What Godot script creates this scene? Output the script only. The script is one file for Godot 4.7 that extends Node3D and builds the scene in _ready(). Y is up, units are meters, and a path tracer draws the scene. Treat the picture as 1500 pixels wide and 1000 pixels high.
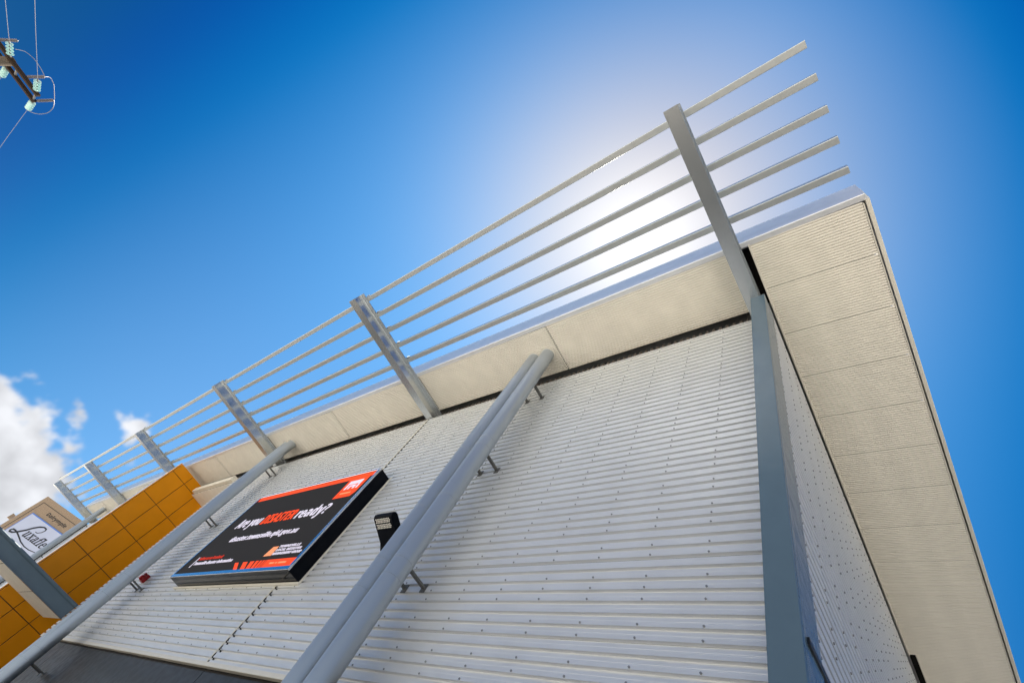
extends Node3D

const EXPO := 3.2
const SUN := Vector3(-0.252, 0.952, -0.175)
const EAVE := 8.054
const BEAM_BOTTOM := 7.78
const PITCH := 0.0929

var M := {}
var T := {}
var used := {}


# ---------------------------------------------------------------- helpers
func numbered(called: String) -> String:
	if not used.has(called):
		used[called] = 0
		return called
	used[called] += 1
	return "%s_%03d" % [called, used[called]]


func thing(called: String, label: String, category: String, at := Vector3.ZERO, group := "") -> Node3D:
	var o := Node3D.new()
	o.name = numbered(called)
	add_child(o)
	o.position = at
	o.set_meta("label", label)
	o.set_meta("category", category)
	if group != "":
		o.set_meta("group", group)
	return o


func part(called: String, st: SurfaceTool, m: Material, parent: Node3D) -> MeshInstance3D:
	var o := MeshInstance3D.new()
	o.name = called
	o.mesh = st.commit()
	o.material_override = m
	o.cast_shadow = GeometryInstance3D.SHADOW_CASTING_SETTING_ON
	parent.add_child(o, true)
	return o


func mb() -> SurfaceTool:
	var st := SurfaceTool.new()
	st.begin(Mesh.PRIMITIVE_TRIANGLES)
	return st


func tri(st: SurfaceTool, a: Vector3, b: Vector3, c: Vector3, na: Vector3, nb: Vector3, nc: Vector3) -> void:
	var g := (b - a).cross(c - a)
	if g.dot(na + nb + nc) > 0.0:
		st.set_normal(na)
		st.add_vertex(a)
		st.set_normal(nc)
		st.add_vertex(c)
		st.set_normal(nb)
		st.add_vertex(b)
	else:
		st.set_normal(na)
		st.add_vertex(a)
		st.set_normal(nb)
		st.add_vertex(b)
		st.set_normal(nc)
		st.add_vertex(c)


func quad(st: SurfaceTool, a: Vector3, b: Vector3, c: Vector3, d: Vector3, n: Vector3) -> void:
	tri(st, a, b, c, n, n, n)
	tri(st, a, c, d, n, n, n)


# long flat faces keep their own normal; only the short pieces of a rounded corner bend
func blend_normal(own: Vector2, other: Vector2, own_len: float, other_len: float) -> Vector2:
	if other_len < own_len * 0.45:
		return own
	if own_len < other_len * 0.45:
		return other
	return (own + other).normalized()


# a profile in the plane (u, v), swept from o along w; closed profiles run counter-clockwise
func sweep(st: SurfaceTool, prof: PackedVector2Array, o: Vector3, u: Vector3, v: Vector3, w: Vector3, closed := true, smooth_deg := 35.0, caps := true) -> void:
	var n := prof.size()
	var edges := n if closed else n - 1
	var en: Array[Vector2] = []
	for i in edges:
		var d := prof[(i + 1) % n] - prof[i]
		en.append(Vector2(d.y, -d.x).normalized())
	var lim := cos(deg_to_rad(smooth_deg))
	for i in edges:
		var a := prof[i]
		var b := prof[(i + 1) % n]
		var n0 := en[i]
		var n1 := en[i]
		if closed or i > 0:
			var p := en[(i - 1 + edges) % edges]
			if p.dot(en[i]) > lim:
				n0 = blend_normal(en[i], p, prof[i].distance_to(prof[(i + 1) % n]), prof[(i - 1 + n) % n].distance_to(prof[i]))
		if closed or i < edges - 1:
			var q := en[(i + 1) % edges]
			if q.dot(en[i]) > lim:
				n1 = blend_normal(en[i], q, prof[i].distance_to(prof[(i + 1) % n]), prof[(i + 1) % n].distance_to(prof[(i + 2) % n]))
		var A := o + u * a.x + v * a.y
		var B := o + u * b.x + v * b.y
		var NA := u * n0.x + v * n0.y
		var NB := u * n1.x + v * n1.y
		tri(st, A, B, B + w, NA, NB, NB)
		tri(st, A, B + w, A + w, NA, NB, NA)
	if closed and caps:
		var ids := Geometry2D.triangulate_polygon(prof)
		var wn := w.normalized()
		for k in range(0, ids.size(), 3):
			var P := o + u * prof[ids[k]].x + v * prof[ids[k]].y
			var Q := o + u * prof[ids[k + 1]].x + v * prof[ids[k + 1]].y
			var R := o + u * prof[ids[k + 2]].x + v * prof[ids[k + 2]].y
			tri(st, P, Q, R, -wn, -wn, -wn)
			tri(st, P + w, Q + w, R + w, wn, wn, wn)


func rrect(w: float, h: float, r: float, steps := 3) -> PackedVector2Array:
	var p := PackedVector2Array()
	var cs := [Vector2(w / 2 - r, -h / 2 + r), Vector2(w / 2 - r, h / 2 - r), Vector2(-w / 2 + r, h / 2 - r), Vector2(-w / 2 + r, -h / 2 + r)]
	for k in 4:
		for s in steps + 1:
			var a := -PI / 2 + k * PI / 2 + s * PI / 2 / steps
			p.append(cs[k] + Vector2(cos(a), sin(a)) * r)
	return p


func circle(r: float, n: int) -> PackedVector2Array:
	var p := PackedVector2Array()
	for k in n:
		p.append(Vector2(cos(TAU * k / n), sin(TAU * k / n)) * r)
	return p


# box between two corners with small chamfers along its length (the longest side)
func slab(st: SurfaceTool, lo: Vector3, hi: Vector3, bev := 0.004) -> void:
	var s := hi - lo
	var c := (lo + hi) / 2
	var b := minf(bev, minf(s.x, minf(s.y, s.z)) * 0.3)
	if s.x >= s.y and s.x >= s.z:
		sweep(st, rrect(s.y, s.z, b, 1), Vector3(lo.x, c.y, c.z), Vector3.UP, Vector3.BACK, Vector3(s.x, 0, 0))
	elif s.y >= s.z:
		sweep(st, rrect(s.z, s.x, b, 1), Vector3(c.x, lo.y, c.z), Vector3.BACK, Vector3.RIGHT, Vector3(0, s.y, 0))
	else:
		sweep(st, rrect(s.x, s.y, b, 1), Vector3(c.x, c.y, lo.z), Vector3.RIGHT, Vector3.UP, Vector3(0, 0, s.z))


func tube(st: SurfaceTool, a: Vector3, b: Vector3, r: float, n := 10) -> void:
	var w := b - a
	var u := w.cross(Vector3.UP if absf(w.normalized().y) < 0.9 else Vector3.RIGHT).normalized()
	var v := w.normalized().cross(u).normalized()
	sweep(st, circle(r, n), a, u, v, w, true, 60.0)


func lathe(st: SurfaceTool, prof: PackedVector2Array, o: Vector3, axis: Vector3, n := 16) -> void:
	# prof: x radius, y along the axis
	var w := axis.normalized()
	var u := w.cross(Vector3.UP if absf(w.y) < 0.9 else Vector3.RIGHT).normalized()
	var v := w.cross(u).normalized()
	for i in prof.size() - 1:
		var d := prof[i + 1] - prof[i]
		var nn := Vector2(d.y, -d.x).normalized()
		for k in n:
			var a0 := TAU * k / n
			var a1 := TAU * (k + 1) / n
			var e0 := u * cos(a0) + v * sin(a0)
			var e1 := u * cos(a1) + v * sin(a1)
			var A := o + e0 * prof[i].x + w * prof[i].y
			var B := o + e1 * prof[i].x + w * prof[i].y
			var C := o + e1 * prof[i + 1].x + w * prof[i + 1].y
			var D := o + e0 * prof[i + 1].x + w * prof[i + 1].y
			var n0 := e0 * nn.x + w * nn.y
			var n1 := e1 * nn.x + w * nn.y
			if prof[i].x > 1e-5:
				tri(st, A, B, C, n0, n1, n1)
			if prof[i + 1].x > 1e-5:
				tri(st, A, C, D, n0, n1, n0)


func path_tube(st: SurfaceTool, pts: Array, r: float, n := 8) -> void:
	for i in pts.size() - 1:
		tube(st, pts[i], pts[i + 1], r, n)


# raised lettering: text mapped into a box of given width and cap height
func lettering(txt: String, face: String, weight: int, o: Vector3, u: Vector3, v: Vector3, width: float, height: float, skew: float, m: Material, called: String, parent: Node3D) -> MeshInstance3D:
	var f := SystemFont.new()
	f.font_names = PackedStringArray([face])
	f.font_weight = weight
	var t := TextMesh.new()
	t.font = f
	t.text = txt
	t.font_size = 64
	t.pixel_size = 0.01
	t.depth = 0.02
	t.curve_step = 2.0
	t.horizontal_alignment = HORIZONTAL_ALIGNMENT_LEFT
	t.vertical_alignment = VERTICAL_ALIGNMENT_BOTTOM
	var arr := t.get_mesh_arrays()
	var vs: PackedVector3Array = arr[Mesh.ARRAY_VERTEX]
	var ns: PackedVector3Array = arr[Mesh.ARRAY_NORMAL]
	var lo := Vector3(1e9, 1e9, 1e9)
	var hi := -lo
	for p in vs:
		lo = lo.min(p)
		hi = hi.max(p)
	# the cap height of these faces is 0.714 of the font size
	var cap := 64 * 0.01 * 0.714
	var base := hi.y - 64 * 0.01 * 0.76 if hi.y - lo.y > cap * 1.12 else lo.y
	var sx := width / (hi.x - lo.x)
	var sy := height / cap
	var w := u.cross(v).normalized()
	for i in vs.size():
		var x := (vs[i].x - lo.x) * sx
		var y := (vs[i].y - base) * sy
		vs[i] = o + u * (x + skew * y) + v * y + w * ((vs[i].z - lo.z) * 0.3)
		ns[i] = (u * ns[i].x + v * ns[i].y + w * ns[i].z).normalized()
	arr[Mesh.ARRAY_VERTEX] = vs
	arr[Mesh.ARRAY_NORMAL] = ns
	arr[Mesh.ARRAY_TANGENT] = null
	var am := ArrayMesh.new()
	am.add_surface_from_arrays(Mesh.PRIMITIVE_TRIANGLES, arr)
	var mi := MeshInstance3D.new()
	mi.name = called
	mi.mesh = am
	mi.material_override = m
	parent.add_child(mi, true)
	return mi


# flat polygon with thickness, laid in the frame (o, u, v)
func plate(st: SurfaceTool, poly: PackedVector2Array, o: Vector3, u: Vector3, v: Vector3, thick: float) -> void:
	if Geometry2D.is_polygon_clockwise(poly):
		poly.reverse()
	sweep(st, poly, o, u, v, u.cross(v).normalized() * thick)


# ---------------------------------------------------------------- textures and materials
func noise_image(size: int, freq: float, octaves: int, kind: int, seed_: int, lo: float, hi: float, sharp := 1.0) -> ImageTexture:
	var f := FastNoiseLite.new()
	f.seed = seed_
	f.noise_type = kind
	f.frequency = freq
	f.fractal_octaves = octaves
	if kind == FastNoiseLite.TYPE_CELLULAR:
		f.cellular_return_type = FastNoiseLite.RETURN_CELL_VALUE
		f.cellular_jitter = 1.0
		if octaves <= 1:
			f.fractal_type = FastNoiseLite.FRACTAL_NONE
	var im := f.get_seamless_image(size, size)
	im.convert(Image.FORMAT_RGB8)
	for y in size:
		for x in size:
			var k := pow(im.get_pixel(x, y).r, sharp)
			var c := lerpf(lo, hi, k)
			im.set_pixel(x, y, Color(c, c, c))
	im.generate_mipmaps()
	return ImageTexture.create_from_image(im)


func mat(lin: Color, rough: float, metal := 0.0, tex := "", metres := 1.0, spec := 0.5, rough_tex := "") -> StandardMaterial3D:
	var m := StandardMaterial3D.new()
	m.albedo_color = lin.linear_to_srgb()
	m.roughness = rough
	m.metallic = metal
	m.metallic_specular = spec
	if tex != "" or rough_tex != "":
		m.uv1_triplanar = true
		m.uv1_world_triplanar = true
		m.uv1_scale = Vector3.ONE / metres
		if tex != "":
			m.albedo_texture = T[tex]
		if rough_tex != "":
			m.roughness_texture = T[rough_tex]
	return m


func make_materials() -> void:
	T.soft = noise_image(512, 0.008, 5, FastNoiseLite.TYPE_SIMPLEX_SMOOTH, 3, 0.955, 1.0)
	T.grain = noise_image(512, 0.03, 4, FastNoiseLite.TYPE_SIMPLEX_SMOOTH, 7, 0.72, 1.0)
	T.spangle = noise_image(512, 0.03, 1, FastNoiseLite.TYPE_CELLULAR, 11, 0.88, 1.0)
	T.blotch = noise_image(512, 0.012, 5, FastNoiseLite.TYPE_SIMPLEX, 19, 0.87, 1.0)
	T.rough = noise_image(256, 0.03, 4, FastNoiseLite.TYPE_SIMPLEX, 23, 0.6, 1.0)
	var f := FastNoiseLite.new()
	f.seed = 31
	f.frequency = 0.012
	f.fractal_octaves = 3
	var bump := f.get_seamless_image(512, 512)
	bump.convert(Image.FORMAT_RGBA8)
	bump.bump_map_to_normal_map(6.0)
	bump.generate_mipmaps()
	T.wave = ImageTexture.create_from_image(bump)
	M.cladding = mat(Color(0.715, 0.73, 0.735), 0.34, 0.34, "soft", 2.2, 0.5)
	M.soffit = mat(Color(0.86, 0.83, 0.745), 0.55, 0.0, "soft", 1.7, 0.4)
	M.trim = mat(Color(0.72, 0.69, 0.60), 0.45, 0.0, "soft", 1.1, 0.5)
	M.fascia = mat(Color(0.82, 0.84, 0.86), 0.36, 0.45, "soft", 1.4, 0.6)
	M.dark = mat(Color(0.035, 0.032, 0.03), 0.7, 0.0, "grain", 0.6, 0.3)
	M.eave = mat(Color(0.30, 0.26, 0.22), 0.6, 0.0, "grain", 0.5, 0.4)
	M.galv = mat(Color(0.60, 0.635, 0.635), 0.38, 0.68, "soft", 0.5, 0.5)
	M.galv_beam = mat(Color(0.63, 0.67, 0.69), 0.27, 0.8, "soft", 0.9, 0.5)
	M.bolt = mat(Color(0.16, 0.16, 0.16), 0.5, 0.6)
	M.screw = mat(Color(0.22, 0.23, 0.24), 0.5, 0.3)
	M.pipe = mat(Color(0.41, 0.455, 0.50), 0.37, 0.6)
	M.bracket = mat(Color(0.20, 0.20, 0.19), 0.55, 0.5, "grain", 0.3)
	M.column = mat(Color(0.10, 0.15, 0.19), 0.25, 0.0, "soft", 1.5, 0.5)
	M.plinth = mat(Color(0.020, 0.022, 0.025), 0.5, 0.0, "blotch", 1.4, 0.4, "rough")
	M.orange = mat(Color(0.78, 0.29, 0.001), 0.34, 0.0, "soft", 2.5, 0.35)
	M.groove = mat(Color(0.05, 0.018, 0.006), 0.7)
	M.edge = mat(Color(0.90, 0.87, 0.80), 0.22, 0.6, "", 1.0, 0.6)
	M.frame = mat(Color(0.72, 0.74, 0.78), 0.14, 1.0)
	M.black_gloss = mat(Color(0.012, 0.013, 0.016), 0.12, 0.0, "", 1.0, 0.18, "")
	M.black_side = mat(Color(0.005, 0.006, 0.009), 0.45, 0.0, "", 1.0, 0.15)
	M.screen = mat(Color(0.009, 0.0085, 0.0085), 0.7, 0.0, "grain", 0.2, 0.15)
	M.screen_orange = mat(Color(0.7, 0.06, 0.01), 0.6, 0.0, "", 1.0, 0.3)
	M.screen_pale = mat(Color(0.8, 0.3, 0.14), 0.6, 0.0, "", 1.0, 0.3)
	M.screen_red = mat(Color(0.5, 0.03, 0.01), 0.6, 0.0, "", 1.0, 0.3)
	M.screen_white = mat(Color(0.6, 0.57, 0.65), 0.6, 0.0, "", 1.0, 0.3)
	for k in [["screen", Color(0.016, 0.015, 0.015), 1.0], ["screen_orange", Color(0.85, 0.055, 0.005), 0.42], ["screen_pale", Color(0.9, 0.3, 0.12), 0.3], ["screen_red", Color(0.6, 0.03, 0.01), 0.3], ["screen_white", Color(0.75, 0.7, 0.85), 0.3]]:
		var m: StandardMaterial3D = M[k[0]]
		m.emission_enabled = true
		m.emission = (k[1] as Color).linear_to_srgb()
		m.emission_energy_multiplier = k[2] * 1.6 / EXPO
	M.red = mat(Color(0.36, 0.008, 0.008), 0.3, 0.0, "", 1.0, 0.5)
	M.led = mat(Color(0.75, 0.73, 0.66), 0.3, 0.0, "", 1.0, 0.5)
	M.stucco = mat(Color(0.56, 0.41, 0.27), 0.85, 0.0, "grain", 1.2, 0.3)
	M.banner = mat(Color(0.62, 0.66, 0.78), 0.5, 0.0, "soft", 3.0, 0.4)
	M.banner_edge = mat(Color(0.12, 0.24, 0.60), 0.5)
	M.ink = mat(Color(0.015, 0.016, 0.02), 0.5)
	M.timber = mat(Color(0.045, 0.028, 0.018), 0.85, 0.0, "grain", 0.4, 0.3)
	M.pole = mat(Color(0.20, 0.16, 0.12), 0.85, 0.0, "grain", 0.6, 0.3)
	M.glass_disc = mat(Color(0.45, 0.68, 0.62), 0.12, 0.0, "", 1.0, 0.8)
	M.polymer = mat(Color(0.16, 0.14, 0.14), 0.5)
	M.wire = mat(Color(0.22, 0.22, 0.23), 0.45, 0.5)
	M.paving = mat(Color(0.09, 0.08, 0.072), 0.85, 0.0, "grain", 1.5, 0.4)
	M.asphalt = mat(Color(0.05, 0.05, 0.052), 0.85, 0.0, "grain", 1.5, 0.4)
	M.ground = mat(Color(0.54, 0.53, 0.505), 0.9, 0.0, "blotch", 5.0, 0.3)
	# sheet metal is never quite flat: slow waves in the surface
	for q in [["cladding", 0.22], ["column", 0.12], ["orange", 0.08], ["fascia", 0.2]]:
		var mm: StandardMaterial3D = M[q[0]]
		mm.normal_enabled = true
		mm.normal_texture = T.wave
		mm.normal_scale = q[1]


# ---------------------------------------------------------------- sky
func soft_max(a: float, b: float, eps := 0.0012) -> float:
	return 0.5 * (a + b + sqrt((a - b) * (a - b) + eps))


func make_sky() -> Sky:
	var W := 2048
	var H := 1024
	var s := SUN.normalized()
	var az_sun := atan2(s.x, -s.z)
	var n1 := FastNoiseLite.new()
	n1.seed = 5
	n1.frequency = 0.16
	n1.fractal_octaves = 6
	n1.fractal_gain = 0.55
	var blobs := [  # azimuth, elevation, half-width, half-height, weight
		[-100.0, 7.8, 6.0, 3.9, 1.25], [-94.5, 9.0, 5.5, 4.6, 1.25], [-90.6, 10.4, 3.4, 3.0, 1.0], [-97.6, 12.2, 2.6, 2.0, 0.9], [-87.5, 8.5, 4.0, 2.4, 0.7],
		[-93.6, 15.6, 1.7, 1.0, 0.62], [-90.2, 18.4, 1.9, 1.35, 0.68], [-95.2, 18.0, 0.8, 0.5, 0.45], [-87.5, 16.2, 0.8, 0.6, 0.36],
		[-125.0, 7.0, 12.0, 4.0, 0.85], [-152.0, 9.0, 9.0, 4.0, 0.8], [-60.0, 6.0, 10.0, 3.2, 0.8], [160.0, 8.0, 12.0, 4.0, 0.85], [95.0, 7.0, 14.0, 4.0, 0.8], [40.0, 6.0, 12.0, 3.5, 0.8], [0.0, 5.0, 12.0, 3.0, 0.75]]
	var data := PackedFloat32Array()
	data.resize(W * H * 3)
	var i := 0
	for y in H:
		var el := PI / 2 - (y + 0.5) / H * PI
		var ce := cos(el)
		var se := sin(el)
		var eld := rad_to_deg(el)
		for x in W:
			if el < -0.02:
				data[i] = 0.34
				data[i + 1] = 0.33
				data[i + 2] = 0.31
				i += 3
				continue
			var az := wrapf((x + 0.5) / W * TAU, -PI, PI)
			var dx := sin(az) * ce
			var dz := -cos(az) * ce
			var th := rad_to_deg(acos(clampf(dx * s.x + se * s.y + dz * s.z, -1.0, 1.0)))
			# clear air: deep blue, paler around the sun and towards the horizon below it
			var wide := exp(-th / 40.0)
			var core := exp(-pow(th / 18.0, 2.0))
			var white := 0.25 * exp(-pow(th / 7.0, 2.0))
			var low := exp(-maxf(eld, 0.0) / 30.0)
			var side := low * cos(az - az_sun) * (1.0 - exp(-pow((90.0 - eld) / 14.0, 2.0)))
			var hz := exp(-maxf(eld, 0.0) / 9.0)
			var r := soft_max(0.108 - 0.055 * wide + 0.845 * core - 0.866 * low + 1.216 * side, 0.16 * hz, 0.0002) + white
			var g := soft_max(-0.029 + 0.734 * wide + 0.209 * core - 0.887 * low + 1.761 * side, 0.075 + 0.42 * hz) + white
			var b := minf(soft_max(0.109 + 1.376 * wide - 0.522 * core - 1.082 * low + 2.330 * side, 0.28 + 0.48 * hz), 1.0) + white
			if eld < 24.0:
				var azd := rad_to_deg(az)
				var m := 0.0
				for q in blobs:
					var da: float = fposmod(azd - q[0] + 180.0, 360.0) - 180.0
					var de: float = eld - q[1]
					if absf(da) < q[2] * 2.0 and absf(de) < q[3] * 2.0:
						var rr: float = pow(da / q[2], 2.0) + pow(de / q[3], 2.0)
						m = maxf(m, q[4] * exp(-rr * 0.75))
				if m > 0.03:
					var nz := n1.get_noise_3d(azd * 2.2, eld * 2.6, 4.0) * 0.85
					var c := smoothstep(0.34, 0.66, m + nz * 0.62)
					if c > 0.0:
						var sh := n1.get_noise_3d(azd * 1.3 + 60.0, eld * 2.0, 9.0)
						var lum := clampf(0.84 + sh * 0.35, 0.55, 1.0)
						r = lerpf(r, lum * 0.93, c)
						g = lerpf(g, lum * 0.95, c)
						b = lerpf(b, lum, c)
			data[i] = r
			data[i + 1] = g
			data[i + 2] = b
			i += 3
	var im := Image.create_from_data(W, H, false, Image.FORMAT_RGBF, data.to_byte_array())
	var pm := PanoramaSkyMaterial.new()
	pm.panorama = ImageTexture.create_from_image(im)
	var sky := Sky.new()
	sky.sky_material = pm
	return sky


# ---------------------------------------------------------------- profiled sheet metal
# wall profile over n pitches: x = height, y = stand-off
func wall_profile(n: int, h0 := 0.0, trim_lo := -1.0, trim_hi := 1e9) -> PackedVector2Array:
	var p := PackedVector2Array()
	for k in n:
		var b := h0 + k * PITCH
		for q in [[-0.0125, -0.008], [-0.0120, 0.0245], [0.013, 0.0245], [0.0145, 0.0240], [0.023, 0.0240], [0.0245, 0.0245], [0.0475, 0.0245], [0.0490, 0.0236], [0.0515, -0.008]]:
			var h: float = b + q[0]
			if h > trim_lo and h < trim_hi:
				p.append(Vector2(h, q[1]))
	p.append(Vector2(minf(h0 + n * PITCH - 0.014, trim_hi), -0.008))
	return p


# fine fluted soffit sheet: flat ribs between narrow deep grooves; x = run, y = depth
func mini_profile(length: float, pitch := 0.0345) -> PackedVector2Array:
	var p := PackedVector2Array()
	var n := int(round(length / pitch))
	pitch = length / n
	for k in n:
		var b := k * pitch
		for q in [[0.0, 0.002], [0.0012, 0.0195], [0.0035, 0.0215], [0.0155, 0.0215], [0.0178, 0.0195], [0.0190, 0.002], [0.0270, 0.0]]:
			p.append(Vector2(b + q[0], q[1]))
	p.append(Vector2(n * pitch, 0.002))
	return p


func hex_head(st: SurfaceTool, at: Vector3, n: Vector3, r := 0.0078, h := 0.007) -> void:
	var u := n.cross(Vector3.UP if absf(n.y) < 0.9 else Vector3.RIGHT).normalized()
	var v := n.cross(u).normalized()
	sweep(st, circle(r, 6), at, u, v, n * h, true, 10.0)


func clad_sheets(parent: Node3D, x0: float, x1: float, rows: Array, z: float, lo: float, hi: float, m: Material) -> void:
	for r in rows:
		var st := mb()
		var first: float = 3.464 + r * 0.65
		var prof := wall_profile(7, first, lo, hi)
		if prof.size() < 3:
			continue
		var jog := fposmod(sin(r * 12.9898 + x0) * 43758.5, 1.0) * 0.0015
		sweep(st, prof, Vector3(x0, 0, z + 0.0015 + jog), Vector3.UP, Vector3.BACK, Vector3(x1 - x0, 0, 0), false, 5.0)
		part("cladding_sheet", st, m, parent)


# ---------------------------------------------------------------- the building
func make_building() -> void:
	var b := thing("commercial_building", "large building clad in pale horizontal ribbed metal with cream eaves", "building")
	var st := mb()
	# front wall
	slab(st, Vector3(-15.08, 2.92, -0.22), Vector3(-0.74, 7.74, -0.03))
	var fw := part("front_wall", st, M.dark, b)
	clad_sheets(fw, -6.842, -0.72, range(-1, 7), 0.0, 2.93, 7.755, M.cladding)
	clad_sheets(fw, -15.10, -6.885, range(-1, 7), 0.0, 2.93, 7.755, M.cladding)
	st = mb()
	slab(st, Vector3(-6.897, 2.936, 0.0275), Vector3(-6.868, 7.75, 0.034), 0.002)
	part("joint_cover", st, M.trim, fw)
	st = mb()
	slab(st, Vector3(-15.1, 2.885, -0.03), Vector3(-0.74, 2.935, 0.028), 0.004)
	part("base_flashing", st, M.trim, fw)
	st = mb()
	for r in range(-1, 7):
		for k in [0, 1, 3, 4, 5]:
			var y: float = 3.464 + r * 0.65 + k * PITCH
			if y < 2.98 or y > 7.72:
				continue
			for c in 32:
				hex_head(st, Vector3(-1.165 - c * 0.4355, y, 0.026), Vector3.BACK)
	var sc := part("screw_heads", st, M.screw, fw)
	sc.set_meta("kind", "stuff")
	# dark wall below the cladding
	st = mb()
	slab(st, Vector3(-15.08, 0.0, -0.22), Vector3(-0.74, 2.9, -0.06))
	var pl := part("lower_wall", st, M.dark, b)
	for q in [[-0.75, -6.86], [-6.875, -12.98], [-12.995, -15.08]]:
		st = mb()
		slab(st, Vector3(q[1], 0.02, -0.058), Vector3(q[0], 2.858, -0.02), 0.006)
		part("wall_panel", st, M.plinth, pl)
	# wall of the far bays beyond the entry
	st = mb()
	slab(st, Vector3(-30.6, 0.0, -0.22), Vector3(-18.1, 7.74, -0.03))
	var far := part("far_wall", st, M.dark, b)
	clad_sheets(far, -30.6, -18.12, range(-1, 7), 0.0, 2.93, 7.755, M.cladding)
	st = mb()
	slab(st, Vector3(-30.66, 0.0, -0.2), Vector3(-30.6, 7.75, 0.2), 0.004)
	part("end_flashing", st, M.plinth, far)
	# entry recess between the cladding and the orange wall
	st = mb()
	slab(st, Vector3(-18.0, 7.573, -3.2), Vector3(-15.1, 7.62, 0.02), 0.003)
	var es := part("entry_soffit", st, M.dark, b)
	for k in 5:
		st = mb()
		slab(st, Vector3(-17.985 + k * 0.578, 7.556, -3.2), Vector3(-17.412 + k * 0.578, 7.572, 0.02), 0.003)
		part("soffit_panel", st, M.soffit, es)
	st = mb()
	sweep(st, rrect(0.17, 0.12, 0.02, 3), Vector3(-17.82, 7.66, 0.08), Vector3.UP, Vector3.BACK, Vector3(2.74, 0, 0))
	part("cornice", st, M.trim, b)
	st = mb()
	slab(st, Vector3(-18.0, 0, -3.3), Vector3(-15.1, 7.6, -3.2))
	part("entry_back_wall", st, M.plinth, b)
	st = mb()
	slab(st, Vector3(-15.1, 0, -3.2), Vector3(-15.0, 7.6, -0.23))
	part("entry_side_wall", st, M.cladding, b)
	# dark ribbed strip above the wall, under the eave
	st = mb()
	var n := int(29.8 / PITCH)
	var pr := PackedVector2Array()
	for k in n:
		var x0 := -30.6 + k * PITCH
		for q in [[0.0, 0.0], [0.040, 0.0], [0.044, 0.04], [0.082, 0.04], [0.086, 0.0]]:
			pr.append(Vector2(x0 + q[0], -q[1]))
	sweep(st, pr, Vector3(0, 7.6, -0.15), Vector3.RIGHT, Vector3.FORWARD, Vector3(0, 0.55, 0), false, 5.0)
	part("eave_wall", st, M.eave, b)
	# corner column
	st = mb()
	sweep(st, rrect(0.165, 0.32, 0.006, 2), Vector3(-0.655, 0.0, 0.14), Vector3.RIGHT, Vector3.FORWARD, Vector3(0, 7.775, 0))
	part("corner_column", st, M.column, b)
	# side wall, turned a little from square
	st = mb()
	slab(st, Vector3(-0.15, 0.0, -14.0), Vector3(-0.05, 7.7, -0.02))
	var sw := part("side_wall", st, M.dark, b)
	sw.position = Vector3(-0.575, 0, 0.27)
	sw.rotation.y = 0.0183
	for r in range(-5, 7):
		var s2 := mb()
		sweep(s2, wall_profile(7, 3.464 + r * 0.65, 0.2, 7.86), Vector3(-0.028, 0, 0.0), Vector3.UP, Vector3.RIGHT, Vector3(0, 0, -14.0), false, 5.0)
		part("cladding_sheet", s2, M.cladding, sw)
	st = mb()
	slab(st, Vector3(-0.03, 0.0, -0.045), Vector3(0.004, 7.775, -0.001), 0.003)
	part("corner_flashing", st, M.column, sw)
	st = mb()
	slab(st, Vector3(-0.03, 3.335, -14.0), Vector3(0.016, 3.375, -0.046), 0.003)
	part("band_flashing", st, M.plinth, sw)
	st = mb()
	for r in range(-2, 7):
		for k in [0, 1, 3, 4, 5]:
			var y: float = 3.464 + r * 0.65 + k * PITCH
			if y > 7.8:
				continue
			for c in 31:
				hex_head(st, Vector3(-0.003, y, -0.33 - c * 0.41), Vector3.RIGHT)
	sc = part("screw_heads", st, M.screw, sw)
	sc.set_meta("kind", "stuff")
	# dark recess between the side wall and the soffit
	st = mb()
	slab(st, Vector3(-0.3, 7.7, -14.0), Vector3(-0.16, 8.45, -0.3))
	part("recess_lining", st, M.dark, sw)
	# roof
	st = mb()
	slab(st, Vector3(-30.6, 8.45, -14.0), Vector3(0.6, 8.58, 0.6))
	part("roof", st, M.fascia, b)
	st = mb()
	slab(st, Vector3(-30.6, 0, -14.2), Vector3(-0.9, 8.5, -14.0))
	part("rear_wall", st, M.cladding, b)
	st = mb()
	slab(st, Vector3(-30.58, 0, -14.0), Vector3(-30.4, 8.5, -0.22))
	part("end_wall", st, M.cladding, b)
	# front eave
	st = mb()
	slab(st, Vector3(-30.6, 8.30, -0.05), Vector3(-0.4, 8.44, 0.75))
	var fs := part("front_soffit", st, M.dark, b)
	var bays := [[-0.82, -3.685], [-3.71, -6.78], [-6.95, -9.83], [-9.855, -12.88], [-13.05, -16.1], [-16.125, -18.98], [-19.15, -22.1], [-22.125, -25.08], [-25.25, -27.8], [-27.825, -30.23]]
	for q in bays:
		st = mb()
		var z1 := eave_z(q[1])
		var len := z1 - 0.03
		sweep(st, mini_profile(len), Vector3(q[1], EAVE + 0.022, z1), Vector3.FORWARD, Vector3.DOWN, Vector3(q[0] - q[1], 0, 0), false, 40.0)
		part("soffit_sheet", st, M.soffit, fs)
		st = mb()
		slab(st, Vector3(q[1], EAVE - 0.006, 0.018), Vector3(q[0], EAVE + 0.03, 0.036), 0.002)
		part("edge_trim", st, M.trim, fs)
		st = mb()
		slab(st, Vector3(q[0] - 0.012, EAVE - 0.004, 0.037), Vector3(q[0] + 0.012, EAVE + 0.02, z1), 0.002)
		part("joint_trim", st, M.trim, fs)
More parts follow.
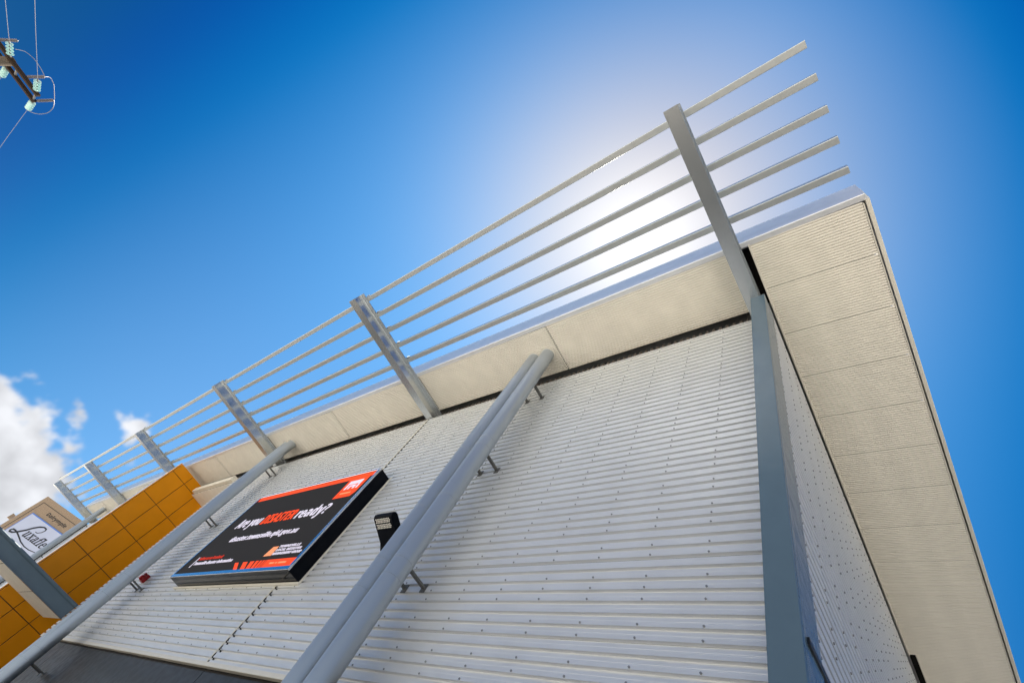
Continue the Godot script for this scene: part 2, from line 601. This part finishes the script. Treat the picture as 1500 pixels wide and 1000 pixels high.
	# eave fascia in three bands, with a cream return below
	var fp := PackedVector2Array([Vector2(-0.065, 0.0), Vector2(0.0, 0.0), Vector2(0.006, 0.006), Vector2(0.006, 0.16), Vector2(0.0085, 0.166), Vector2(0.0085, 0.33), Vector2(0.011, 0.337), Vector2(0.011, 0.53), Vector2(0.0, 0.545), Vector2(-0.3, 0.545), Vector2(-0.3, 0.53), Vector2(-0.05, 0.53), Vector2(-0.05, 0.03), Vector2(-0.065, 0.03)])
	st = mb()
	var right := Vector3(0.69, EAVE, 0.945)
	var left := Vector3(-30.62, EAVE, eave_z(-30.62) + 0.062)
	sweep(st, fp, left, Vector3.BACK, Vector3.UP, right - left, true, 25.0)
	part("eave_fascia", st, M.fascia, b)
	# side eave
	st = mb()
	slab(st, Vector3(0.0, 8.30, -14.0), Vector3(1.2, 8.44, 0.5))
	var ss := part("side_soffit", st, M.dark, b)
	ss.position = Vector3(-0.575, 0, 0.27)
	ss.rotation.y = 0.0183
	var zs: Array[float] = [0.62]
	for k in 21:
		zs.append(-0.03 - 0.69 * k)
	for k in zs.size() - 1:
		st = mb()
		var len := zs[k] - zs[k + 1] - 0.0045
		var xin := 0.014
		if zs[k + 1] < -7.0:
			xin = 0.11
		var sag := fposmod(sin(k * 7.13) * 437.5, 1.0) * 0.002
		sweep(st, mini_profile(len), Vector3(xin, EAVE + 0.022 + sag, zs[k] - 0.003), Vector3.FORWARD, Vector3.DOWN, Vector3(1.212 - xin, 0, 0), false, 40.0)
		part("soffit_sheet", st, M.soffit, ss)
	st = mb()
	slab(st, Vector3(0.006, EAVE - 0.008, -6.93), Vector3(0.026, EAVE + 0.05, 0.62), 0.002)
	part("edge_trim", st, M.trim, ss)
	st = mb()
	slab(st, Vector3(0.102, EAVE - 0.008, -14.0), Vector3(0.122, EAVE + 0.05, -6.93), 0.002)
	part("edge_trim", st, M.trim, ss)
	st = mb()
	slab(st, Vector3(1.214, EAVE + 0.004, -14.0), Vector3(1.228, EAVE + 0.05, 0.60), 0.002)
	part("reveal_bead", st, M.trim, ss)
	st = mb()
	slab(st, Vector3(1.244, EAVE - 0.006, -14.0), Vector3(1.285, EAVE + 0.54, 0.64), 0.004)
	part("barge_fascia", st, M.trim, ss)
	st = mb()
	for x in [0.36, 0.78]:
		for k in 120:
			hex_head(st, Vector3(x, EAVE + 0.006, 0.5 - k * 0.105), Vector3.DOWN, 0.005, 0.004)
	sc = part("screw_heads", st, M.soffit, ss)
	sc.set_meta("kind", "stuff")


func eave_z(x: float) -> float:
	return 0.885 + 0.0055 * (x - 0.6)


# ---------------------------------------------------------------- steel sunshade
func make_sunshade() -> void:
	var t := thing("sunshade", "galvanised steel sunshade of five long rails on cantilever beams above wall", "sunshade")
	var xs := [-0.725, -6.865, -12.965, -19.065, -25.165, -30.315]
	var tips := [2.80, 2.755, 2.67, 2.59, 2.50, 2.43]
	var hb := EAVE - 0.004 - BEAM_BOTTOM
	var w := 0.17
	var tf := 0.014
	var tw := 0.010
	var prof := PackedVector2Array([Vector2(-w / 2, 0), Vector2(w / 2, 0), Vector2(w / 2, tf), Vector2(tw / 2 + 0.012, tf), Vector2(tw / 2, tf + 0.012), Vector2(tw / 2, hb - tf - 0.012), Vector2(tw / 2 + 0.012, hb - tf), Vector2(w / 2, hb - tf), Vector2(w / 2, hb), Vector2(-w / 2, hb), Vector2(-w / 2, hb - tf), Vector2(-tw / 2 - 0.012, hb - tf), Vector2(-tw / 2, hb - tf - 0.012), Vector2(-tw / 2, tf + 0.012), Vector2(-tw / 2 - 0.012, tf), Vector2(-w / 2, tf)])
	for k in 6:
		var st := mb()
		sweep(st, prof, Vector3(xs[k], BEAM_BOTTOM, -0.12), Vector3.RIGHT, Vector3.UP, Vector3(0, 0, tips[k] + 0.12), true, 50.0)
		part("beam", st, M.galv_beam, t)
	var inner := [1.226, 1.575, 1.925, 2.275, 2.622]
	for r in 5:
		for k in 5:
			var xa: float = 0.635 if k == 0 else xs[k] - 0.004
			var xb: float = xs[k + 1] + 0.004
			if k == 4:
				xb -= 0.05
			var za: float = inner[r] + 0.042 + 0.0062 * (xa - 0.6)
			var zb: float = inner[r] + 0.042 + 0.0062 * (xb - 0.6)
			var st := mb()
			var o := Vector3(xb, EAVE - 0.002 + 0.05, zb)
			sweep(st, rrect(0.1, 0.084, 0.008, 3), o, Vector3.UP, Vector3.BACK, Vector3(xa, EAVE - 0.002 + 0.05, za) - o, true, 40.0)
			var rail := part("rail", st, M.galv, t)
			# cleat and bolts where the rail sits on the beam
			st = mb()
			var cx: float = xs[k + 1] + 0.105
			var cz: float = inner[r] + 0.042 + 0.0062 * (cx - 0.6)
			slab(st, Vector3(cx - 0.05, EAVE - 0.004, cz + 0.044), Vector3(cx + 0.03, EAVE + 0.075, cz + 0.052), 0.002)
			for q in 2:
				hex_head(st, Vector3(cx - 0.028 + q * 0.045, EAVE + 0.045, cz + 0.052), Vector3.BACK, 0.013, 0.014)
			part("cleat", st, M.bolt, rail)


# ---------------------------------------------------------------- downpipes
func make_pipe(x: float, label: String, heights: Array) -> void:
	var z := 0.386
	var r := 0.1075
	var t := thing("downpipe", label, "downpipe", Vector3(x, 0, z), "round grey downpipes on the front wall")
	var st := mb()
	sweep(st, circle(r, 40), Vector3.ZERO, Vector3.RIGHT, Vector3.FORWARD, Vector3(0, EAVE + 0.004, 0), true, 30.0, false)
	part("pipe", st, M.pipe, t)
	for k in 7:
		st = mb()
		var y := 1.35 + k * 1.02 + fposmod(x * 3.7, 0.3)
		lathe(st, PackedVector2Array([Vector2(r, -0.006), Vector2(r + 0.0025, -0.004), Vector2(r + 0.0025, 0.004), Vector2(r, 0.006)]), Vector3(0, y, 0), Vector3.UP, 40)
		part("joint_ring", st, M.pipe, t)
	st = mb()
	lathe(st, PackedVector2Array([Vector2(r, -0.005), Vector2(r + 0.035, -0.004), Vector2(r + 0.035, 0.004)]), Vector3(0, EAVE - 0.006, 0), Vector3.UP, 40)
	part("soffit_collar", st, M.trim, t)
	for h in heights:
		st = mb()
		slab(st, Vector3(-0.022, h - 0.012, -z + 0.034), Vector3(0.022, h + 0.012, -r + 0.004), 0.003)
		slab(st, Vector3(-0.035, h - 0.045, -z + 0.024), Vector3(0.035, h + 0.045, -z + 0.034), 0.002)
		part("bracket", st, M.bracket, t)
		st = mb()
		lathe(st, PackedVector2Array([Vector2(r, -0.02), Vector2(r + 0.003, -0.018), Vector2(r + 0.003, 0.018), Vector2(r, 0.02)]), Vector3(0, h, 0), Vector3.UP, 40)
		part("strap", st, M.pipe, t)


# ---------------------------------------------------------------- LED sign
func make_sign() -> void:
	var x0 := -10.3
	var x1 := -6.37
	var y0 := 3.985
	var y1 := 5.92
	var d := 0.265
	var t := thing("led_sign", "black LED billboard with orange and white lettering on ribbed wall", "sign", Vector3(x0, y0, 0))
	var w := x1 - x0
	var h := y1 - y0
	var st := mb()
	slab(st, Vector3(0, 0, 0.026), Vector3(w, h, d - 0.03), 0.006)
	part("cabinet", st, M.black_side, t)
	st = mb()
	slab(st, Vector3(0.004, -0.004, 0.03), Vector3(w - 0.004, 0.0, d - 0.012), 0.001)
	part("base_panel", st, M.black_gloss, t)
	# glossy front frame
	for q in [[0.0, 0.0, w, 0.062], [0.0, h - 0.035, w, h], [0.0, 0.062, 0.04, h - 0.035], [w - 0.05, 0.062, w, h - 0.035]]:
		st = mb()
		slab(st, Vector3(q[0], q[1], d - 0.03), Vector3(q[2], q[3], d), 0.004)
		part("frame", st, M.frame, t)
	st = mb()
	slab(st, Vector3(0.04, 0.062, d - 0.03), Vector3(w - 0.05, h - 0.035, d - 0.018), 0.001)
	var screen := part("screen", st, M.screen, t)
	var o := Vector3(0, 0, d - 0.0178)
	var U := Vector3.RIGHT
	var V := Vector3.UP
	# orange band along the top with a tag hanging from it
	st = mb()
	plate(st, PackedVector2Array([Vector2(0.08, h - 0.14), Vector2(3.24, h - 0.14), Vector2(3.24, 1.36), Vector2(3.70, 1.36), Vector2(3.76, 1.45), Vector2(3.78, h - 0.14), Vector2(w - 0.055, h - 0.13), Vector2(w - 0.055, h - 0.042), Vector2(0.05, h - 0.042)]), o, U, V, 0.002)
	part("top_band", st, M.screen_orange, screen)
	# white emblem on the tag and a pale line below it, too small to read
	for q in [[3.32, 1.66, 3.68, 1.75], [3.32, 1.55, 3.37, 1.655], [3.41, 1.55, 3.46, 1.635], [3.41, 1.60, 3.59, 1.64], [3.54, 1.55, 3.59, 1.595], [3.63, 1.55, 3.68, 1.655]]:
		st = mb()
		plate(st, PackedVector2Array([Vector2(q[0], q[1]), Vector2(q[2], q[1]), Vector2(q[2], q[3]), Vector2(q[0], q[3])]), o + Vector3(0, 0, 0.0022), U, V, 0.002)
		part("tag_emblem", st, M.screen_white, screen)
	st = mb()
	plate(st, PackedVector2Array([Vector2(3.34, 1.44), Vector2(3.62, 1.44), Vector2(3.62, 1.47), Vector2(3.34, 1.47)]), o + Vector3(0, 0, 0.0022), U, V, 0.002)
	part("tag_line", st, M.screen_pale, screen)
	lettering("Are you", "Droid Sans", 800, o + Vector3(0.44, 1.04, 0.003), U, V, 0.88, 0.21, 0.0, M.screen_white, "lettering", screen)
	lettering("DISASTER", "Droid Sans", 800, o + Vector3(1.40, 1.04, 0.003), U, V, 1.06, 0.215, 0.0, M.screen_orange, "lettering", screen)
	lettering("ready?", "Droid Sans", 800, o + Vector3(2.53, 1.04, 0.003), U, V, 0.90, 0.21, 0.0, M.screen_white, "lettering", screen)
	lettering("disaster.townsville.qld.gov.au", "Droid Sans", 600, o + Vector3(0.88, 0.70, 0.003), U, V, 2.22, 0.105, 0.0, M.screen_white, "lettering", screen)
	st = mb()
	plate(st, PackedVector2Array([Vector2(2.80, 0.28), Vector2(3.02, 0.28), Vector2(3.0, 0.45), Vector2(2.84, 0.45)]), o, U, V, 0.002)
	part("emblem", st, M.screen_pale, screen)
	lettering("TOWNSVILLE", "Droid Sans", 800, o + Vector3(3.05, 0.415, 0.003), U, V, 0.56, 0.042, 0.0, M.screen_white, "lettering", screen)
	lettering("LOCAL DISASTER", "Droid Sans", 800, o + Vector3(3.05, 0.350, 0.003), U, V, 0.68, 0.042, 0.0, M.screen_white, "lettering", screen)
	lettering("MANAGEMENT GROUP", "Droid Sans", 800, o + Vector3(3.05, 0.285, 0.003), U, V, 0.76, 0.042, 0.0, M.screen_white, "lettering", screen)
	# orange band at the foot, breaking up into stripes
	st = mb()
	plate(st, PackedVector2Array([Vector2(3.075, 0.075), Vector2(w - 0.056, 0.075), Vector2(w - 0.056, 0.205), Vector2(3.065, 0.205)]), o, U, V, 0.002)
	part("foot_band", st, M.screen_orange, screen)
	for q in [[2.06, 0.12, 0.17], [2.33, 0.14, 0.12], [2.56, 0.12, 0.07], [2.73, 0.085, 0.045], [2.855, 0.06, 0.03], [2.945, 0.045, 0.02], [3.015, 0.03, 0.015]]:
		st = mb()
		var lean: float = q[2]
		plate(st, PackedVector2Array([Vector2(q[0] + lean, 0.075), Vector2(q[0] + lean + q[1], 0.075), Vector2(q[0] + q[1], 0.205), Vector2(q[0], 0.205)]), o, U, V, 0.002)
		part("stripe", st, M.screen_orange, screen)
	for q in [[3.22, 3.34], [3.38, 3.42], [3.46, 3.66]]:
		st = mb()
		plate(st, PackedVector2Array([Vector2(q[0], 0.125), Vector2(q[1], 0.125), Vector2(q[1], 0.152), Vector2(q[0], 0.152)]), o + Vector3(0, 0, 0.0022), U, V, 0.002)
		part("foot_mark", st, M.screen_pale, screen)
	st = mb()
	plate(st, PackedVector2Array([Vector2(0.31, 0.20), Vector2(0.345, 0.20), Vector2(0.345, 0.41), Vector2(0.31, 0.41)]), o, U, V, 0.002)
	part("mark", st, M.screen_white, screen)
	lettering("Follow us on Facebook", "Droid Sans", 600, o + Vector3(0.42, 0.335, 0.003), U, V, 0.92, 0.06, 0.0, M.screen_red, "lettering", screen)
	lettering("Townsville disaster information", "Droid Sans", 600, o + Vector3(0.42, 0.235, 0.003), U, V, 1.44, 0.06, 0.0, M.screen_white, "lettering", screen)
	# pale flashing round the back of the cabinet
	st = mb()
	slab(st, Vector3(-0.12, -0.045, 0.02), Vector3(w + 0.06, -0.012, 0.055), 0.003)
	part("flashing", st, M.trim, t)
	st = mb()
	slab(st, Vector3(w + 0.003, -0.01, 0.02), Vector3(w + 0.05, h + 0.03, 0.034), 0.003)
	part("flashing", st, M.trim, t)


# ---------------------------------------------------------------- wall lamp and alarm
func make_lamp() -> void:
	var t := thing("floodlight", "black wall lamp with two small LED arrays between billboard and downpipes", "lamp", Vector3(-4.935, 4.42, 0.02))
	var a := atan2(0.16, 0.38)
	var fwd := Vector3(0, sin(a), cos(a))
	var up := Vector3(0, cos(a), -sin(a))
	# side outline of the housing: along fwd, up
	var side := PackedVector2Array([Vector2(0.0, -0.03), Vector2(0.08, 0.0), Vector2(0.37, 0.0), Vector2(0.395, 0.012), Vector2(0.41, 0.035), Vector2(0.41, 0.065), Vector2(0.395, 0.088), Vector2(0.37, 0.10), Vector2(0.08, 0.10), Vector2(0.0, 0.13)])
	var st := mb()
	sweep(st, side, Vector3(-0.165, 0, 0), fwd, up, Vector3(0.33, 0, 0), true, 40.0)
	part("housing", st, M.black_side, t)
	for r in 2:
		st = mb()
		var c := fwd * (0.345 - r * 0.068) - up * 0.002
		var f0 := c - fwd * 0.029
		sweep(st, rrect(0.058, 0.004, 0.001, 1), c + Vector3(-0.13, 0, 0), fwd, up, Vector3(0.26, 0, 0))
		var pan := part("led_panel", st, M.black_gloss, t)
		st = mb()
		for j in 9:
			for i in 3:
				var p := f0 + fwd * (0.010 + i * 0.019) + Vector3(-0.118 + j * 0.0295 + (0.007 if i % 2 else -0.004), 0, 0) - up * 0.0022
				sweep(st, rrect(0.019, 0.014, 0.003, 1), p, Vector3.RIGHT, fwd, -up * 0.003)
		part("led_array", st, M.led, pan)
	st = mb()
	slab(st, Vector3(-0.08, -0.11, 0.004), Vector3(0.08, 0.12, 0.03), 0.006)
	part("wall_plate", st, M.black_side, t)


func make_alarm() -> void:
	var t := thing("alarm_strobe", "small red alarm strobe on ribbed wall beside grey downpipe", "alarm", Vector3(-12.5, 4.19, 0.024))
	var st := mb()
	sweep(st, rrect(0.13, 0.16, 0.025, 3), Vector3.ZERO, Vector3.RIGHT, Vector3.UP, Vector3(0, 0, 0.07))
	part("base", st, M.red, t)
	st = mb()
	lathe(st, PackedVector2Array([Vector2(0.055, 0.07), Vector2(0.053, 0.11), Vector2(0.04, 0.13), Vector2(0.0, 0.14)]), Vector3(0, -0.02, 0), Vector3.BACK, 20)
	part("lens", st, M.red, t)
	st = mb()
	sweep(st, rrect(0.09, 0.035, 0.01, 2), Vector3(0, 0.055, 0.07), Vector3.RIGHT, Vector3.UP, Vector3(0, 0, 0.05))
	part("horn", st, M.red, t)


# ---------------------------------------------------------------- orange wall and canopy
func make_orange() -> void:
	var t := thing("orange_wall", "orange panelled blade wall standing out beside the entry recess", "wall", Vector3(-18.0, 0, 0))
	var st := mb()
	slab(st, Vector3(-0.30, 0.0, -3.1), Vector3(-0.022, 7.90, 0.985))
	part("core", st, M.groove, t)
	var ys := [0.0, 0.5, 1.42, 2.33, 3.15, 3.97, 4.80, 5.76, 6.69, 7.60, 7.935]
	var zs := [1.0, 0.45, -0.08, -0.62, -1.16, -1.7, -2.24, -2.78]
	for j in ys.size() - 1:
		for k in zs.size() - 1:
			if j == ys.size() - 2 and k > 1:
				continue
			if j == ys.size() - 2 and k == 1:
				pass
			st = mb()
			var top: float = ys[j + 1]
			slab(st, Vector3(-0.02, ys[j] + 0.009, zs[k + 1] + 0.009), Vector3(0.0, top - 0.009, zs[k] - 0.009), 0.003)
			part("panel", st, M.orange, t)
		# front edge pieces
		st = mb()
		slab(st, Vector3(-0.06, ys[j] + 0.006, 1.002), Vector3(0.0, ys[j + 1] - 0.006, 1.032), 0.003)
		part("edge_panel", st, M.orange, t)
	st = mb()
	slab(st, Vector3(-0.30, 0.0, 0.99), Vector3(-0.064, 7.94, 1.036), 0.004)
	part("edge_trim", st, M.edge, t)
	st = mb()
	slab(st, Vector3(-0.30, 7.902, -0.1), Vector3(-0.022, 7.93, 0.985), 0.003)
	part("cap", st, M.orange, t)


func make_canopy() -> void:
	var t := thing("entry_canopy", "steel edged entry canopy with cream soffit in front of orange wall", "canopy", Vector3(-15.1, 0, 0))
	var st := mb()
	var z1 := 3.6
	# channel facing right: web with flanges
	sweep(st, PackedVector2Array([Vector2(-0.02, 3.262), Vector2(0.05, 3.262), Vector2(0.05, 3.272), Vector2(0.0, 3.274), Vector2(0.0, 3.53), Vector2(-0.02, 3.53)]), Vector3(0, 0, 0.03), Vector3.RIGHT, Vector3.UP, Vector3(0, 0, z1), true, 20.0)
	part("edge_beam", st, M.column, t)
	st = mb()
	tube(st, Vector3(0.0, 3.565, 0.03), Vector3(0.0, 3.565, z1), 0.04, 16)
	part("top_rail", st, M.column, t)
	st = mb()
	slab(st, Vector3(-1.6, 3.29, 0.03), Vector3(-0.022, 3.5, z1))
	var c := part("deck", st, M.dark, t)
	var z := 0.04
	while z < z1 - 0.1:
		st = mb()
		var n := 10
		var p := PackedVector2Array()
		for k in n:
			for q in [[0.0, 0.008], [0.012, 0.0], [0.148, 0.0], [0.157, 0.008]]:
				p.append(Vector2(-1.6 + k * 0.1578 + q[0], q[1]))
		sweep(st, p, Vector3(0, 3.265, z), Vector3.RIGHT, Vector3.UP, Vector3(0, 0, 0.82), false, 5.0)
		part("soffit_panel", st, M.soffit, c)
		z += 0.832


# ---------------------------------------------------------------- sign tower beyond
func make_tower() -> void:
	var r := Vector3(0.654, 0, -0.756)
	var up := Vector3.UP
	var nrm := r.cross(up)
	var o := Vector3(-45.0, 10.153, 1.778)
	var t := thing("sign_tower", "tan rendered parapet wall with pale banner and black lettering beyond orange wall", "sign")
	var st := mb()
	var box := PackedVector2Array([Vector2(-0.02, -10.153), Vector2(6.4, -10.153), Vector2(6.4, 0.0), Vector2(-0.02, 0.0)])
	sweep(st, box, o - nrm * 1.6, r, up, nrm * 1.6)
	part("tower_wall", st, M.stucco, t)
	st = mb()
	for q in [[0.24, -6.0, 0.28, -0.37], [0.28, -0.40, 6.1, -0.37], [6.06, -6.0, 6.1, -0.40]]:
		plate(st, PackedVector2Array([Vector2(q[0], q[1]), Vector2(q[2], q[1]), Vector2(q[2], q[3]), Vector2(q[0], q[3])]), o, r, up, 0.006)
	part("border_line", st, M.ink, t)
	st = mb()
	plate(st, PackedVector2Array([Vector2(0.55, -5.0), Vector2(5.8, -5.0), Vector2(5.8, -1.17), Vector2(0.55, -1.17)]), o, r, up, 0.03)
	var ban := part("banner", st, M.banner, t)
	st = mb()
	for q in [[0.53, -1.20, 5.82, -1.13], [0.52, -5.0, 0.56, -1.20]]:
		plate(st, PackedVector2Array([Vector2(q[0], q[1]), Vector2(q[2], q[1]), Vector2(q[2], q[3]), Vector2(q[0], q[3])]), o, r, up, 0.038)
	part("banner_edge", st, M.banner_edge, ban)
	lettering("Dalrymple", "Droid Sans", 800, o + r * 1.22 + up * -0.85 + nrm * 0.004, r, up, 1.68, 0.22, 0.1, M.ink, "lettering", t)
	# the swash capital drawn as a stroke of changing width
	var pts := [Vector2(1.95, -1.83), Vector2(2.10, -1.82), Vector2(2.25, -1.67), Vector2(2.29, -1.50), Vector2(2.23, -1.41), Vector2(2.02, -1.40), Vector2(1.80, -1.52), Vector2(1.60, -1.73), Vector2(1.42, -2.02), Vector2(1.20, -2.28), Vector2(0.98, -2.48), Vector2(0.79, -2.52), Vector2(0.73, -2.44), Vector2(0.80, -2.33), Vector2(0.97, -2.32), Vector2(1.25, -2.37), Vector2(1.60, -2.48), Vector2(1.95, -2.6), Vector2(2.4, -2.68), Vector2(2.8, -2.68), Vector2(3.3, -2.60)]
	st = mb()
	for k in pts.size() - 1:
		var a: Vector2 = pts[k]
		var b: Vector2 = pts[k + 1]
		var w0 := 0.03 + 0.05 * sin(PI * k / 20.0) + (0.02 if k > 5 and k < 10 else 0.0)
		var w1 := 0.03 + 0.05 * sin(PI * (k + 1) / 20.0) + (0.02 if k > 4 and k < 9 else 0.0)
		var n2 := (b - a).orthogonal().normalized()
		var e := (b - a).normalized() * 0.02
		plate(st, PackedVector2Array([a - e + n2 * w0 * 0.6, a - e - n2 * w0 * 0.6, b + e - n2 * w1 * 0.6, b + e + n2 * w1 * 0.6]), o + nrm * (0.032 + 0.0004 * (k % 3)), r, up, 0.006)
	part("swash_letter", st, M.ink, ban)
	lettering("uxaflex", "Droid Serif", 700, o + r * 1.52 + up * -2.36 + nrm * 0.034, r, up, 2.05, 0.52, 0.22, M.ink, "lettering", ban)
	st = mb()
	slab(st, Vector3(-46.5, 8.0, 1.7), Vector3(-46.3, 8.32, 1.9))
	var unit := part("roof_unit", st, M.stucco, t)
	unit.position = Vector3(1.2, 0.1, 0.1)


# ---------------------------------------------------------------- power pole
func disc_string(a: Vector3, b: Vector3, parent: Node3D) -> void:
	var d := (b - a).normalized()
	var l := a.distance_to(b)
	var st := mb()
	tube(st, a, b, 0.022, 8)
	var core := part("insulator_string", st, M.bolt, parent)
	for k in 4:
		var s := l * (0.2 + 0.2 * k)
		st = mb()
		lathe(st, PackedVector2Array([Vector2(0.02, -0.03), Vector2(0.05, -0.02), Vector2(0.10, 0.004), Vector2(0.10, 0.010), Vector2(0.05, 0.0), Vector2(0.02, 0.01)]), a + d * s, d, 16)
		part("glass_disc", st, M.glass_disc, core)


func make_power() -> void:
	var px := -19.215
	var pz := 15.3
	var t := thing("power_pole", "timber power pole with double crossarm and glass disc insulators", "power pole", Vector3(px, 0, pz))
	var st := mb()
	lathe(st, PackedVector2Array([Vector2(0.20, 0.0), Vector2(0.145, 12.15), Vector2(0.0, 12.17)]), Vector3.ZERO, Vector3.UP, 20)
	part("pole", st, M.pole, t)
	for q in [[-19.0, 13.95], [-19.43, 14.0]]:
		st = mb()
		slab(st, Vector3(q[0] - 0.05 - px, 11.93, q[1] - pz), Vector3(q[0] + 0.05 - px, 12.06, 16.75 - pz), 0.008)
		part("crossarm", st, M.timber, t)
	st = mb()
	slab(st, Vector3(-19.43 - px, 11.97, 14.03 - pz), Vector3(-19.0 - px, 12.02, 14.08 - pz), 0.004)
	slab(st, Vector3(-19.43 - px, 11.97, 14.9 - pz), Vector3(-19.0 - px, 12.02, 14.95 - pz), 0.004)
	part("arm_spacers", st, M.bolt, t)
	var P := Vector3(px, 0, pz)
	var strings := [[Vector3(-18.95, 12.0, 15.27), Vector3(-18.40, 12.0, 15.47)], [Vector3(-18.95, 12.0, 14.06), Vector3(-18.40, 12.0, 14.17)], [Vector3(-19.48, 12.0, 14.05), Vector3(-20.12, 12.0, 14.13)], [Vector3(-19.48, 12.0, 15.27), Vector3(-20.2, 12.0, 15.37)], [Vector3(-18.95, 12.0, 16.6), Vector3(-18.4, 12.0, 16.7)], [Vector3(-19.48, 12.0, 16.6), Vector3(-20.2, 12.0, 16.7)]]
	for s in strings:
		disc_string(s[0] - P, s[1] - P, t)
	# post insulators standing on the arms
	for q in [Vector3(-19.0, 12.06, 14.62), Vector3(-19.43, 12.06, 14.03), Vector3(-19.0, 12.06, 15.9)]:
		st = mb()
		var pr := PackedVector2Array([Vector2(0.035, 0.0)])
		for k in 11:
			pr.append(Vector2(0.030, 0.03 + k * 0.045))
			pr.append(Vector2(0.055, 0.045 + k * 0.045))
			pr.append(Vector2(0.030, 0.055 + k * 0.045))
		pr.append(Vector2(0.0, 0.56))
		lathe(st, pr, q - P, Vector3.UP, 14)
		part("post_insulator", st, M.polymer, t)
	# jumper loops over the posts
	var loops := [[Vector3(-18.50, 12.05, 15.25), Vector3(-18.60, 12.32, 15.26), Vector3(-18.75, 12.51, 15.15), Vector3(-18.88, 12.60, 15.00), Vector3(-18.96, 12.62, 14.80), Vector3(-19.0, 12.60, 14.64)],
		[Vector3(-19.0, 12.58, 14.62), Vector3(-19.08, 12.75, 14.68), Vector3(-19.16, 12.84, 14.66), Vector3(-19.26, 12.85, 14.52), Vector3(-19.36, 12.76, 14.31), Vector3(-19.43, 12.62, 14.05)],
		[Vector3(-19.43, 12.60, 14.03), Vector3(-19.55, 12.51, 13.87), Vector3(-19.70, 12.35, 13.77), Vector3(-19.85, 12.19, 13.79), Vector3(-20.00, 12.05, 13.91), Vector3(-20.12, 11.99, 14.10)]]
	for lp in loops:
		var c := Curve3D.new()
		for k in lp.size():
			var tan: Vector3 = Vector3.ZERO
			if k > 0 and k < lp.size() - 1:
				tan = (lp[k + 1] - lp[k - 1]) * 0.18
			c.add_point(lp[k] - P, -tan, tan)
		var pts: Array = []
		for k in 25:
			pts.append(c.sample_baked(c.get_baked_length() * k / 24.0))
		st = mb()
		path_tube(st, pts, 0.010, 8)
		part("jumper_wire", st, M.wire, t)
	var wires := [["overhead_wire", "thin overhead wire running up from the innermost insulator string of the crossarm", Vector3(-18.40, 12.0, 15.47), Vector3(0.97, 0.0, 0.185)], ["overhead_wire", "thin overhead wire running up from the insulator string at the crossarm tip", Vector3(-18.40, 12.0, 14.17), Vector3(0.97, 0.0, 0.178)], ["overhead_wire", "thin overhead wire running down and away from the crossarm tip", Vector3(-20.12, 12.0, 14.13), Vector3(-0.995, 0.0, 0.055)], ["overhead_wire", "thin overhead wire leaving from the lower insulator string nearest the pole", Vector3(-20.2, 12.0, 15.37), Vector3(-0.995, 0.0, 0.055)]]
	for w in wires:
		var o := thing(w[0], w[1], "wire", w[2], "overhead wires at the power pole")
		var pts: Array = []
		for k in 21:
			var s := k / 20.0
			pts.append((w[3] as Vector3) * 40.0 * s + Vector3(0, -1.1 * 4.0 * s * (1.0 - s), 0))
		st = mb()
		path_tube(st, pts, 0.0065, 8)
		part("wire", st, M.wire, o)


func _ready() -> void:
	# camera
	var cam := Camera3D.new()
	cam.name = "camera"
	add_child(cam)
	var bx := Vector3(0.78066474, 0.39028349, -0.48809974)
	var by := Vector3(0.30078855, 0.44996219, 0.84086876)
	var bz := Vector3(0.54780363, -0.80325141, 0.23387681)
	cam.transform = Transform3D(Basis(bx, by, bz).orthonormalized(), Vector3(0, 1.6, 2.7))
	cam.fov = 71.96
	cam.near = 0.05
	cam.far = 4000.0
	cam.current = true
	# sky, sun, exposure
	var we := WorldEnvironment.new()
	we.name = "environment"
	var env := Environment.new()
	env.background_mode = Environment.BG_SKY
	env.sky = make_sky()
	env.background_energy_multiplier = 1.0 / EXPO
	env.tonemap_mode = Environment.TONE_MAPPER_LINEAR
	env.tonemap_exposure = EXPO
	env.sdfgi_enabled = true
	env.ssao_enabled = true
	env.ssil_enabled = true
	we.environment = env
	add_child(we)
	var sun := DirectionalLight3D.new()
	sun.name = "sun"
	sun.light_energy = 1.5
	sun.light_color = Color(1.0, 0.96, 0.90)
	sun.light_angular_distance = 0.53
	sun.shadow_enabled = true
	add_child(sun)
	sun.basis = Basis.looking_at(-SUN.normalized(), Vector3.UP)
	make_materials()
	# the setting
	var g := MeshInstance3D.new()
	g.name = "ground"
	var pm := PlaneMesh.new()
	pm.size = Vector2(3000, 3000)
	g.mesh = pm
	g.material_override = M.ground
	g.set_meta("kind", "structure")
	add_child(g)
	var dr := mb()
	quad(dr, Vector3(-0.35, 0.004, -60), Vector3(24, 0.004, -60), Vector3(24, 0.004, -0.6), Vector3(-0.35, 0.004, -0.6), Vector3.UP)
	var fp := mb()
	quad(fp, Vector3(-40, 0.004, -0.02), Vector3(4, 0.004, -0.02), Vector3(4, 0.004, 4.5), Vector3(-40, 0.004, 4.5), Vector3.UP)
	part("footpath", fp, M.paving, self).set_meta("kind", "structure")
	var dm := part("driveway", dr, M.asphalt, self)
	dm.set_meta("kind", "structure")
	make_building()
	make_sunshade()
	make_orange()
	make_canopy()
	make_tower()
	# things on the wall
	make_pipe(-3.9, "grey round downpipe nearest the corner column, front one of its pair", [2.15, 3.86, 5.57, 7.25])
	make_pipe(-4.18, "grey round downpipe partly behind its twin, beside the black wall lamp", [2.15, 3.86, 5.57, 7.25])
	make_pipe(-12.04, "grey round downpipe between the billboard and the orange wall", [2.35, 3.95, 5.57, 7.22])
	make_pipe(-12.31, "grey round downpipe almost hidden behind the pipe left of billboard", [2.35, 3.95, 5.57, 7.22])
	make_pipe(-28.17, "grey round downpipe rising behind the edge of the orange wall", [3.86, 5.57, 7.2])
	make_sign()
	make_lamp()
	make_alarm()
	make_power()
